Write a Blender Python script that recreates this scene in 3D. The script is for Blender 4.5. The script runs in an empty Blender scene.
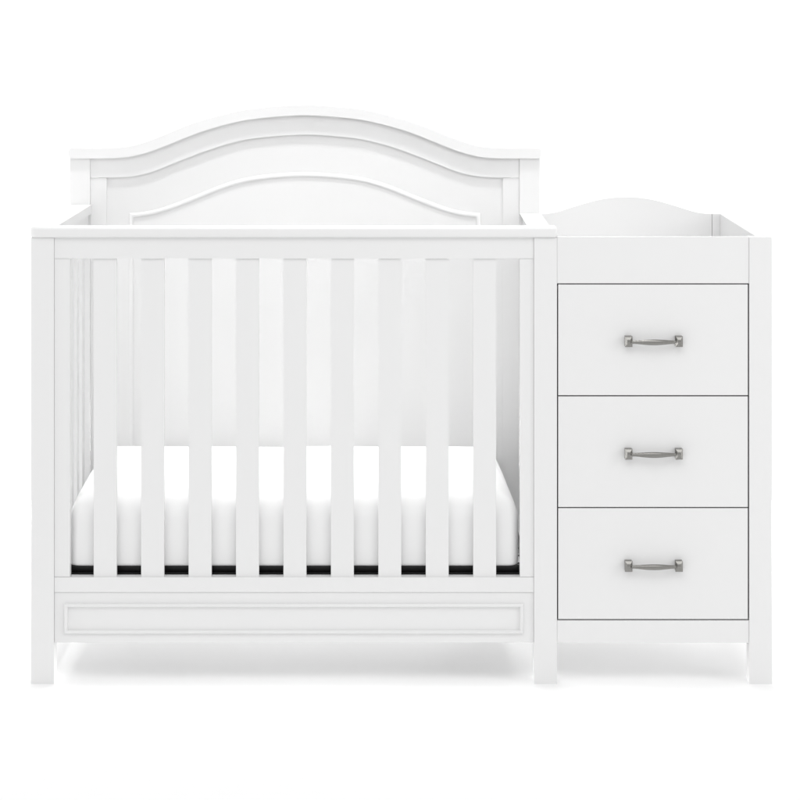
import bpy, bmesh, math, random
from mathutils import Vector, noise
random.seed(4)
S = bpy.context.scene
C = S.collection

# ---------------------------------------------------------------- measurements
P = 0.002                      # metres per photo pixel in the plane of the front posts
DEP = 0.66                     # depth of the headboard face behind the front face
DIST = 5.57                    # camera distance from the front face
HZ = 1.344                     # camera height
def sc(y): return DIST/(DIST+y)
def X(px, y=0.0): return (px-400)*P/sc(y)
def Z(py, y=0.0): return HZ-(py-12)*P/sc(y)

# ---------------------------------------------------------------- materials
def nodes(m):
    m.use_nodes = True
    return m.node_tree, m.node_tree.nodes['Principled BSDF']
def paint(name, col, rough=0.38, bump=0.04, scale=120.0, spec=0.5):
    m = bpy.data.materials.new(name); nt, b = nodes(m)
    tc = nt.nodes.new('ShaderNodeTexCoord')
    n = nt.nodes.new('ShaderNodeTexNoise'); n.inputs['Scale'].default_value = scale; n.inputs['Detail'].default_value = 3
    nt.links.new(tc.outputs['Object'], n.inputs['Vector'])
    n2 = nt.nodes.new('ShaderNodeTexNoise'); n2.inputs['Scale'].default_value = 3.0; n2.inputs['Detail'].default_value = 2
    nt.links.new(tc.outputs['Object'], n2.inputs['Vector'])
    r = nt.nodes.new('ShaderNodeMapRange'); r.inputs['To Min'].default_value = rough-0.06; r.inputs['To Max'].default_value = rough+0.06
    nt.links.new(n2.outputs['Fac'], r.inputs['Value']); nt.links.new(r.outputs['Result'], b.inputs['Roughness'])
    bp = nt.nodes.new('ShaderNodeBump'); bp.inputs['Strength'].default_value = bump; bp.inputs['Distance'].default_value = 0.0006
    nt.links.new(n.outputs['Fac'], bp.inputs['Height']); nt.links.new(bp.outputs['Normal'], b.inputs['Normal'])
    b.inputs['Base Color'].default_value = (*col, 1)
    b.inputs['Specular IOR Level'].default_value = spec
    return m
M_PAINT = paint('white_lacquer', (0.75, 0.75, 0.75), spec=0.2)
M_CLOTH = paint('white_sheet', (0.90, 0.90, 0.90), rough=0.85, bump=0.25, scale=400, spec=0.15)
M_BLACK = paint('black_metal', (0.008, 0.008, 0.008), rough=0.35, bump=0.02)
M_DARK = paint('near_black_inside', (0.05, 0.05, 0.05), rough=0.8)  # near-black colour for the carcass behind the drawer gaps
M_FLOOR = paint('white_paper', (0.90, 0.90, 0.90), rough=0.9, bump=0.0, spec=0.0)
m = bpy.data.materials.new('brushed_nickel'); nt, b = nodes(m)
b.inputs['Metallic'].default_value = 1.0; b.inputs['Base Color'].default_value = (0.26, 0.255, 0.243, 1)
tc = nt.nodes.new('ShaderNodeTexCoord'); n = nt.nodes.new('ShaderNodeTexNoise'); n.inputs['Scale'].default_value = 60
nt.links.new(tc.outputs['Object'], n.inputs['Vector'])
r = nt.nodes.new('ShaderNodeMapRange'); r.inputs['To Min'].default_value = 0.18; r.inputs['To Max'].default_value = 0.3
nt.links.new(n.outputs['Fac'], r.inputs['Value']); nt.links.new(r.outputs['Result'], b.inputs['Roughness'])
M_NICKEL = m

# ---------------------------------------------------------------- mesh helpers
def link(name, bm, mat, parent=None, smooth=False):
    bmesh.ops.recalc_face_normals(bm, faces=bm.faces[:])
    me = bpy.data.meshes.new(name); bm.to_mesh(me); bm.free()
    me.materials.append(mat)
    if smooth:
        for p in me.polygons: p.use_smooth = True
        me.set_sharp_from_angle(angle=math.radians(40))
    o = bpy.data.objects.new(name, me); C.objects.link(o)
    if parent: o.parent = parent
    return o
def bev(bm, w, seg=2, ang=35):
    es = [e for e in bm.edges if len(e.link_faces) == 2 and e.calc_face_angle(0) > math.radians(ang)]
    bmesh.ops.bevel(bm, geom=es, offset=w, segments=seg, profile=0.5, affect='EDGES', clamp_overlap=True)
def add_box(bm, x0, x1, y0, y1, z0, z1):
    v = [bm.verts.new(p) for p in ((x0,y0,z0),(x1,y0,z0),(x1,y1,z0),(x0,y1,z0),(x0,y0,z1),(x1,y0,z1),(x1,y1,z1),(x0,y1,z1))]
    for f in ((0,3,2,1),(4,5,6,7),(0,1,5,4),(1,2,6,5),(2,3,7,6),(3,0,4,7)): bm.faces.new([v[i] for i in f])
def board(name, x0, x1, y0, y1, z0, z1, parent, mat=None, b=0.0012, seg=2):
    bm = bmesh.new(); add_box(bm, x0, x1, y0, y1, z0, z1)
    if b: bev(bm, b, seg)
    return link(name, bm, mat or M_PAINT, parent)
def curve(pts, x):
    return sum(curve0(pts, abs(x+d)) for d in (-9,-6,-3,0,3,6,9))/7
def curve0(pts, x):
    """smooth (Catmull-Rom slope) interpolation of a table of (t, y)"""
    n = len(pts)
    if x <= pts[0][0]: return pts[0][1]
    if x >= pts[-1][0]: return pts[-1][1]
    for i in range(n-1):
        if pts[i][0] <= x <= pts[i+1][0]: break
    def sl(k):
        if k <= 0 or k >= n-1: return 0.0
        return (pts[k+1][1]-pts[k-1][1])/(pts[k+1][0]-pts[k-1][0])
    h = pts[i+1][0]-pts[i][0]; t = (x-pts[i][0])/h
    m0, m1 = sl(i)*h, sl(i+1)*h
    return ((2*t**3-3*t*t+1)*pts[i][1]+(t**3-2*t*t+t)*m0+(-2*t**3+3*t*t)*pts[i+1][1]+(t**3-t*t)*m1)
def strip(name, tops, bots, y0, y1, parent, b=0.0012, seg=2, mat=None):
    """solid board between an upper and a lower outline (lists of (x,z)), extruded from y0 to y1"""
    bm = bmesh.new()
    rows = []
    for (xt, zt), (xb, zb) in zip(tops, bots):
        rows.append([bm.verts.new((xt,y0,zt)), bm.verts.new((xt,y1,zt)), bm.verts.new((xb,y1,zb)), bm.verts.new((xb,y0,zb))])
    for a, c in zip(rows, rows[1:]):
        for k in range(4):
            bm.faces.new((a[k], a[(k+1) % 4], c[(k+1) % 4], c[k]))
    bm.faces.new(rows[0]); bm.faces.new(rows[-1])
    if b: bev(bm, b, seg)
    return link(name, bm, mat or M_PAINT, parent, smooth=True)
def sweep(name, path, closed, prof, y, parent, mat=None):
    """moulding: path (x,z) in the plane y, prof = (offset across, height towards the camera)"""
    bm = bmesh.new(); n = len(path); rings = []
    for i in range(n):
        p = Vector(path[i])
        a = Vector(path[i-1]) if (closed or i > 0) else None
        c = Vector(path[(i+1) % n]) if (closed or i < n-1) else None
        d1 = (p-a).normalized() if a is not None else (c-p).normalized()
        d2 = (c-p).normalized() if c is not None else (p-a).normalized()
        n1 = Vector((-d1.y, d1.x)); n2 = Vector((-d2.y, d2.x))
        nn = (n1+n2).normalized(); nn = nn/max(0.3, nn.dot(n1))
        rings.append([bm.verts.new((p.x+nn.x*o, y-h, p.y+nn.y*o)) for o, h in prof])
    rng = range(n) if closed else range(n-1)
    for i in rng:
        a, c = rings[i], rings[(i+1) % n]
        for k in range(len(prof)-1): bm.faces.new((a[k], a[k+1], c[k+1], c[k]))
    if not closed:
        bm.faces.new(rings[0]); bm.faces.new(rings[-1])
    return link(name, bm, mat or M_PAINT, parent, smooth=True)
BEAD = [(-0.0036,-0.001),(-0.0036,0.0034),(-0.0022,0.0058),(0.0,0.0066),(0.0022,0.0058),(0.0036,0.0034),(0.0036,-0.001)]
PROF = [(-0.005,-0.001),(-0.005,0.0008),(-0.003,0.0020),(0.0,0.0028),(0.003,0.0030),(0.005,0.0020),(0.005,-0.001)]

# ---------------------------------------------------------------- setting
bm = bmesh.new()
vs = [bm.verts.new(p) for p in ((-9,-9,0),(9,-9,0),(9,3,0),(-9,3,0))]
bm.faces.new(vs)
fl = link('floor', bm, M_FLOOR); fl['kind'] = 'structure'
# seamless paper wall rising behind, its foot curving up from the far edge of the floor sheet
bm = bmesh.new(); sec = []
for k in range(33):
    a = k/32*math.pi/2
    sec.append((3.0+2.0*math.sin(a), 2.0*(1-math.cos(a))))
sec += [(5.0, 4.0), (5.0, 6.0)]
rows = [[bm.verts.new((x, y, z)) for x in (-9, 9)] for y, z in sec]
for a, c in zip(rows, rows[1:]): bm.faces.new((a[0], a[1], c[1], c[0]))
bd = link('backdrop', bm, M_FLOOR, smooth=True); bd['kind'] = 'structure'

# ---------------------------------------------------------------- the crib with its changing table
crib = bpy.data.objects.new('crib_with_changing_table', None); C.objects.link(crib)
crib.location = (0, 0, 0)
crib['label'] = 'white wooden mini crib with arched headboard and attached three-drawer changing table'
crib['category'] = 'crib'

XL0, XL1 = X(31), X(54)           # left post
XM0, XM1 = X(534), X(557)         # middle post
XR0, XR1 = X(749.3), X(772)       # right post
G = 0.0004
TOPZ = Z(237.5)
YB0, YB1 = DEP, DEP+0.045         # rear posts
# front and rear posts (legs)
def post(x0, x1, y0, y1, z1, ): return board('post', x0, x1, y0, y1, 0.0, z1, crib, b=0.002)
post(XL0, XL1, 0, 0.045, TOPZ-0.0005)
post(XM0, XM1, 0, 0.045, TOPZ-0.0005)
post(XR0, XR1, 0, 0.045, Z(237.5))
BL0, BL1 = X(70, DEP), X(90, DEP)
BM0, BM1 = X(519.6, DEP), X(540, DEP)
BR0, BR1 = X(712.5, DEP), X(733, DEP)
ZC = Z(158.5, DEP)
post(BL0, BL1, YB0, YB1, ZC+0.001); post(BM0, BM1, YB0, YB1, ZC+0.001); post(BR0, BR1, YB0, YB1, Z(214, DEP))

# front cap rail with rounded left end
bm = bmesh.new()
cz0, cz1 = TOPZ, Z(227.5, -0.008)
def arc(cx, cy, r, a0, a1, k=8): return [(cx+r*math.cos(math.radians(a0+(a1-a0)*i/k)), cy+r*math.sin(math.radians(a0+(a1-a0)*i/k))) for i in range(k+1)]
x0, x1, ya, yb, rr = X(30.2), X(557), -0.007, 0.05, 0.014
def cap_outline(d):
    r1, r2 = rr-d, 0.0055-d
    return arc(x0+rr, ya+rr, r1, 180, 270) + arc(x1-0.0055, ya+0.0055, r2, 270, 360) + [(x1-d, yb), (x0+d, yb)]
RB = 0.0045; rings = []
for k in range(5):
    a = math.radians(90*k/4); rings.append((RB*(1-math.sin(a)), cz0+RB*(1-math.cos(a))))
for k in range(5):
    a = math.radians(90*k/4); rings.append((RB*(1-math.cos(a)), cz1-RB*(1-math.sin(a))))
vr = [[bm.verts.new((x, y, z)) for x, y in cap_outline(d)] for d, z in rings]
for p, q in zip(vr, vr[1:]):
    for i in range(len(p)):
        j = (i+1) % len(p); bm.faces.new((p[i], p[j], q[j], q[i]))
bm.faces.new(vr[0]); bm.faces.new(vr[-1])
link('front_cap_rail', bm, M_PAINT, crib, smooth=True)
# left side cap rail
board('side_cap_rail', X(31), X(54)+0.002, 0.0506, YB0-0.0006, cz0, cz1-0.0004, crib, b=0.003, seg=3)
# front upper rail, stiles, lower rail, apron
board('upper_rail', XL1+G, XM0-G, 0.0025, 0.030, Z(258.6), TOPZ-G, crib, b=0.001)
board('lower_rail', XL1+G, XM0-G, 0.002, 0.030, Z(592.4), Z(577.6), crib, b=0.0012)
board('stile', XL1+G, X(69.6), 0.004, 0.028, Z(577.6)+G, Z(258.6)-G, crib, b=0.001)
board('stile', X(520), XM0-G, 0.004, 0.028, Z(577.6)+G, Z(258.6)-G, crib, b=0.001)
board('apron', XL1+G, XM0-G, 0.0045, 0.024, Z(643), Z(592.4)-G*2, crib, b=0.001)
xa, xb, za, zb = X(65.8), X(521.6), Z(632.2), Z(605.6)
sweep('apron_moulding', [(xa, za), (xa, zb), (xb, zb), (xb, za)], True, BEAD, 0.0045, crib)
# front slats
for i in range(9):
    cx = 105.4+47.4*i
    board('slat', X(cx-11.4, .012), X(cx+11.4, .012), 0.007, 0.021, Z(577.6)-0.006, Z(258.6)+0.006, crib, b=0.0028, seg=3)
# left side: rails and slats
sx0, sx1 = XL0+0.012, XL1-0.007
board('side_upper_rail', sx0-0.004, sx1+0.002, 0.0455, YB0-G, Z(262), cz0-G, crib)
board('side_lower_rail', sx0-0.004, sx1+0.002, 0.0455, YB0-G, Z(643), Z(577.6), crib)
for i in range(6):
    yc = 0.10+i*0.101
    board('side_slat', sx0+0.003, sx1-0.003, yc-0.022, yc+0.022, Z(577.6)-0.006, Z(262)+0.006, crib, b=0.0028, seg=3)
# divider wall between crib and chest
board('divider_panel', XM0+0.006, XM1-0.006, 0.0455, YB0-G, Z(643), TOPZ-0.002, crib)
board('divider_cap', XM0, XM1, 0.0506, YB0-0.0006, TOPZ-0.0016, TOPZ+0.0008, crib, b=0.0008)

# headboard ------------------------------------------------
HX = 304.7
top_t = [(0,105),(45,108),(64,110.8),(84.5,115.6),(104.5,121),(120,126.5),(135,132.7),(147,137.8),(160,142.6),(174.5,146.4),(187,147.9),(200,148.3),(236.5,148.3)]
low_t = [(0,115.2),(45,118.2),(64,121),(84.5,126),(104.5,132),(120,138),(135,144),(147,149),(160,153.4),(174.5,156.8),(187,158.1),(200,158.4),(236.5,158.4)]
rail_t = [(0,134.6),(45,137.6),(64,140.6),(84.5,146.2),(104.5,153),(120,159),(135,165),(147,170),(160,174.2),(174.5,176.6),(187,177.5),(200,177.7),(236.5,177.7)]
mold_t = [(0,174.6),(40,177.2),(64,181.2),(84.5,187.6),(104.5,195.8),(120,202),(134.5,207.6),(147,211.6),(160,214.2),(173.5,215.6)]
N = 120
def line(tab, xa, xb, y, off=0.0, n=N):
    out = []
    for i in range(n+1):
        px = xa+(xb-xa)*i/n
        out.append((X(px, y), Z(curve(tab, abs(px-HX)), y)+off))
    return out
YC = DEP-0.007
def capline(tab, sign, y):
    out = []; R = 3.2; L, Rr = 68.4, 541.2
    pxs = [L+R*(1-math.cos(math.radians(90*i/6))) for i in range(6)]
    pxs += [L+R+(Rr-L-2*R)*i/N for i in range(N+1)] + [L+Rr-p for p in reversed(pxs)]
    for px in pxs:
        d = min(px-L, Rr-px); drop = R-math.sqrt(max(0, R*R-(R-d)**2)) if d < R else 0
        out.append((X(px, y), Z(curve(tab, abs(px-HX))+sign*min(drop, 3.1), y)))
    return out
strip('headboard_cap', capline(top_t, 1, YC), capline(low_t, -1, YC), YC, YB1+0.004, crib, b=0.0014, seg=2)
strip('headboard_rail', line(low_t, 90.1, 519.4, DEP, 0.004), line(rail_t, 90.1, 519.4, DEP), DEP+0.003, DEP+0.03, crib, b=0.0008)
HB = 0.10
strip('headboard_panel', line(rail_t, 98, 511, DEP, 0.006), [(x, HB) for x, z in line(rail_t, 98, 511, DEP)], DEP+0.009, DEP+0.022, crib, b=0)
board('back_board', X(91, DEP), X(518.6, DEP), DEP+0.0285, DEP+0.034, HB, Z(179, DEP), crib, b=0)
for a, c in ((90.1, 106.4), (503, 519.4)):
    strip('headboard_stile', line(rail_t, a, c, DEP, -0.0006, 12), [(x, HB) for x, z in line(rail_t, a, c, DEP, 0, 12)], DEP+0.0045, DEP+0.0088, crib, b=0.0008)
path = [(X(131, DEP), HB+0.1)] + line(mold_t, 131, 478.4, DEP, 0, 90) + [(X(478.4, DEP), HB+0.1)]
sweep('headboard_moulding', path, False, [(-o, h) for o, h in PROF], DEP+0.009, crib)

# mattress support: black metal frame with wire deck
sup = bpy.data.objects.new('tmp', None)
bm = bmesh.new()
mx0, mx1 = -0.668, X(527)-0.0
add_box(bm, mx0, mx1, 0.046, 0.050, 0.186, 0.214)
add_box(bm, mx0, mx1, 0.036, 0.0458, 0.2115, 0.2150)
add_box(bm, mx0, mx1, 0.0502, 0.066, 0.2245, 0.2280)
add_box(bm, mx0, mx1, 0.060, 0.066, 0.190, 0.224)
add_box(bm, mx0, mx1, 0.636, 0.640, 0.200, 0.228)
add_box(bm, mx0, mx0+0.004, 0.0665, 0.6355, 0.200, 0.228)
add_box(bm, mx1-0.004, mx1, 0.0665, 0.6355, 0.200, 0.228)
o = link('mattress_support', bm, M_BLACK, crib)
bm = bmesh.new()
for i in range(14):
    x = mx0+0.05+i*(mx1-mx0-0.1)/13
    add_box(bm, x-0.0015, x+0.0015, 0.0665, 0.6355, 0.2200, 0.2230)
for j in range(7):
    y = 0.12+j*0.08
    add_box(bm, mx0+0.0045, mx1-0.0045, y-0.0015, y+0.0015, 0.2165, 0.2195)
link('spring_deck', bm, M_BLACK, o)

# chest with changing tray ----------------------------------
ox0, ox1 = XM1, XR0
board('tray_front_rail', ox0+G, ox1-G, 0.0015, 0.020, Z(283.4), Z(237), crib, b=0.0025, seg=3)
board('chest_lower_rail', ox0+G, ox1-G, 0.0015, 0.022, Z(643), Z(620.6), crib, b=0.001)
# carcass inside
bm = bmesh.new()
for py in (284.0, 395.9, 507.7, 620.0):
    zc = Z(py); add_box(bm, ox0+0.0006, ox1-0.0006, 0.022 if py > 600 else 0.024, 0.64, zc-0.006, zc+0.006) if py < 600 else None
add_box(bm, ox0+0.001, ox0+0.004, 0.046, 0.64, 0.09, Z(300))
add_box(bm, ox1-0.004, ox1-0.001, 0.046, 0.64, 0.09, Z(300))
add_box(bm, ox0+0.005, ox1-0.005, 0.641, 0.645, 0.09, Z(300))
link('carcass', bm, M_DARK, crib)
board('chest_bottom', ox0+0.001, ox1-0.001, 0.0225, YB0-0.001, Z(642), Z(636), crib, b=0)  # unseen white panel, added to bounce light onto the floor below
board('tray_bottom', ox0+0.001, X(756), 0.0205, YB0-0.001, Z(276), Z(270), crib, b=0)
board('side_panel', X(758), X(770.5), 0.0455, YB0-G, Z(643), Z(237.8), crib, b=0.0015)
board('chest_back_panel', BM1+G, BR0-G, YB0+0.012, YB0+0.022, Z(643), 1.02-0.24, crib, b=0)
bk = [(0,197.2),(14,197.9),(26,199.7),(34,201.6),(39,203.0),(51,206.6),(60,209.5),(68,212.2),(76,213.8),(86,214.3)]
tops, bots = [], []
for i in range(61):
    px = 540.4+(712.2-540.4)*i/60
    tops.append((X(px, DEP), Z(curve(bk, abs(px-626.2)), DEP))); bots.append((X(px, DEP), Z(276)))
strip('tray_back_board', tops, bots, DEP+0.004, DEP+0.022, crib, b=0.001)
# drawers
def handle_mesh(cx, cz, yf):
    bm = bmesh.new()
    w, h = 0.0075, 0.0108
    for sx in (-1, 1):
        x = cx+sx*0.0503
        secs = [(yf+0.001, 0.94), (yf-0.0035, 0.94), (yf-0.006, 0.86), (yf-0.0125, 0.90), (yf-0.0145, 1.0), (yf-0.0165, 1.0), (yf-0.0215, 0.42)]
        prev = None
        for y, k in secs:
            ring = [bm.verts.new((x+a*w*k, y, cz+c*h*k)) for a, c in ((-1,-1),(1,-1),(1,1),(-1,1))]
            if prev:
                for q in range(4): bm.faces.new((prev[q], prev[(q+1) % 4], ring[(q+1) % 4], ring[q]))
            else: bm.faces.new(ring)
            prev = ring
        bm.faces.new(prev)
    n0 = len(bm.faces)
    prev = None; K = 44; R = 26; fs = []
    for i in range(K+1):
        t = -1+2*i/K; x = cx+t*0.0445
        r = 0.0032+0.0026*max(0.0, math.cos(t*math.pi/2))**1.5
        if abs(t) > 0.93: r = 0.0036
        zc = cz-0.0012; yc = yf-0.0145-0.0045*math.cos(t*math.pi/2)
        ring = [bm.verts.new((x, yc+r*0.85*math.cos(q*2*math.pi/R), zc+r*math.sin(q*2*math.pi/R))) for q in range(R)]
        if prev:
            for q in range(R): fs.append(bm.faces.new((prev[q], prev[(q+1) % R], ring[(q+1) % R], ring[q])))
        else: bm.faces.new(ring)
        prev = ring
    bm.faces.new(prev)
    return bm
for k, (p0, p1, ph, lab) in enumerate(((284.6, 395.3, 340.7, None), (396.6, 507.1, 453.0, None), (508.4, 619.2, 564.9, None))):
    bm = bmesh.new()
    add_box(bm, X(558.3), X(747.9), 0.0015, 0.0205, Z(p1), Z(p0))
    bev(bm, 0.0012, 2)
    add_box(bm, X(562), X(744), 0.0206, 0.60, Z(p1-5), Z(p0+14))
    d = link('drawer', bm, M_PAINT, crib)
    link('handle', handle_mesh(X(653.2), Z(ph), 0.0015), M_NICKEL, d, smooth=True)

# ---------------------------------------------------------------- mattress
def mattress():
    bm = bmesh.new()
    cor = {(0,0): (-0.6655, 0.033), (1,0): (X(518.6,.035), 0.033), (1,1): (X(498,.64), 0.642), (0,1): (-0.6745, 0.642)}
    W, D = 0.90, 0.61
    def plan(inset, k=10):
        r = max(0.018-inset*0.1, 0.012); pts = []
        for (cx, cy, a0) in ((W-inset-r, inset+r, -90), (W-inset-r, D-inset-r, 0), (inset+r, D-inset-r, 90), (inset+r, inset+r, 180)):
            for i in range(k+1):
                a = math.radians(a0+90*i/k); pts.append((cx+r*math.cos(a), cy+r*math.sin(a)))
        out = []
        n = len(pts)
        for i in range(n):           # subdivide the long sides
            p, q = pts[i], pts[(i+1) % n]
            m = 40 if i % (k+1) == k else 1
            for j in range(m): out.append((p[0]+(q[0]-p[0])*j/m, p[1]+(q[1]-p[1])*j/m))
        return out
    def world(u, v):
        u /= W; v /= D
        a = [cor[(0,0)][i]*(1-u)*(1-v)+cor[(1,0)][i]*u*(1-v)+cor[(1,1)][i]*u*v+cor[(0,1)][i]*(1-u)*v for i in (0,1)]
        return a
    z0, z1 = 0.2290, 0.383
    prof = []
    R0, R1 = 0.007, 0.056
    for i in range(7):
        a = i/6*math.pi/2; prof.append((R0*(1-math.sin(a)), z0+R0*(1-math.cos(a))))
    for i in range(1, 8): prof.append((0.0, z0+R0+(z1-R1-z0-R0)*i/8))
    for i in range(11):
        a = i/10*math.pi/2; prof.append((R1*(1-math.cos(a)), z1-R1+R1*math.sin(a)))
    for ins, dz in ((0.06,0.0012),(0.09,0.002),(0.14,0.0028),(0.19,0.0032),(0.24,0.0035),(0.285,0.0036)): prof.append((ins, z1+dz))
    rings = []
    for ins, z in prof:
        ring = []
        for u, v in plan(ins):
            x, y = world(u, v)
            w = noise.noise(Vector((x*7, y*7, z*9)))*0.0028 + noise.noise(Vector((x*38, y*38, z*5)))*0.0010
            side = 1.0 if ins < 0.06 else 0.5
            cxm, cym = -0.21, 0.33
            d = Vector((x-cxm, y-cym)).normalized()
            ring.append(bm.verts.new((x+0.2*d.x*w, y+max(0, -d.y)*-w*side if v < 0.2 else y, z-0.009*max(0, 1-v/0.2)**2*max(0, min(1, (z-0.25)/0.13))**2+w*0.6*min(1, ins/0.03))))
        rings.append(ring)
    n = len(rings[0])
    for a, c in zip(rings, rings[1:]):
        for i in range(n): bm.faces.new((a[i], a[(i+1) % n], c[(i+1) % n], c[i]))
    bm.faces.new(rings[0]); bm.faces.new(rings[-1])
    o = link('mattress', bm, M_CLOTH)
    for p in o.data.polygons: p.use_smooth = True
    o['label'] = 'white crib mattress in a smooth fitted sheet lying behind the crib slats'
    o['category'] = 'mattress'
    return o
mattress()

# ---------------------------------------------------------------- light
def area(name, loc, target, sx, sy, power, col=(1, 1, 1)):
    l = bpy.data.lights.new(name, 'AREA'); l.shape = 'RECTANGLE'; l.size = sx; l.size_y = sy; l.energy = power; l.color = col
    o = bpy.data.objects.new(name, l); C.objects.link(o); o.location = loc
    o.rotation_euler = (Vector(target)-Vector(loc)).to_track_quat('-Z', 'Y').to_euler()
    return o
area('tray_fill', (0.42, 0.12, 2.15), (0.42, 0.5, 0.4), 0.6, 0.16, 1.5)  # added fill, brightens the tray back and right side of the headboard
g = area('crib_inside_fill', (-0.2, 0.10, 3.2), (-0.2, 0.50, 0.4), 1.2, 0.18, 3.10); g.data.spread = math.radians(30)  # added fill from above, lifts the mattress and lower headboard
area('top_front_softbox', (0.0, -3.0, 3.9), (0, 0.0, 0.4), 4.0, 2.0, 45.96)
area('right_softbox', (3.4, -2.0, 1.9), (0, 0, 0.2), 1.2, 1.6, 20.10)
area('backdrop_fill', (0, 1.6, 3.2), (0, 5.0, 1.2), 5.0, 0.6, 113.54)  # added fill that keeps the backdrop paper pure white
area('low_left_fill', (-2.4, 0.05, 0.22), (0, 0.1, 0.0), 0.9, 0.3, 9.07)  # added fill from the left, brightens the floor under the crib
area('low_right_fill', (2.4, 0.05, 0.22), (0, 0.1, 0.0), 0.9, 0.3, 5.83)  # added fill from the right, brightens the floor under the chest
area('low_back_fill', (0.0, 2.1, 0.2), (0, 0.3, 0.03), 1.9, 0.22, 132.22)  # unseen fill added behind the crib to lighten its floor shadow
w = bpy.data.worlds.new('World'); S.world = w; w.use_nodes = True
w.node_tree.nodes['Background'].inputs['Color'].default_value = (1, 1, 1, 1)
w.node_tree.nodes['Background'].inputs['Strength'].default_value = 0.83

# ---------------------------------------------------------------- camera
cd = bpy.data.cameras.new('camera'); co = bpy.data.objects.new('camera', cd); C.objects.link(co)
co.location = (0, -DIST, HZ); co.rotation_euler = (math.pi/2, 0, 0)
cd.sensor_width = 36; cd.lens = 36*DIST/(800*P); cd.shift_y = -388/800
cd.clip_end = 100
S.camera = co
S.view_settings.view_transform = 'Standard'; S.view_settings.look = 'None'
S.view_settings.exposure = 0; S.view_settings.gamma = 1
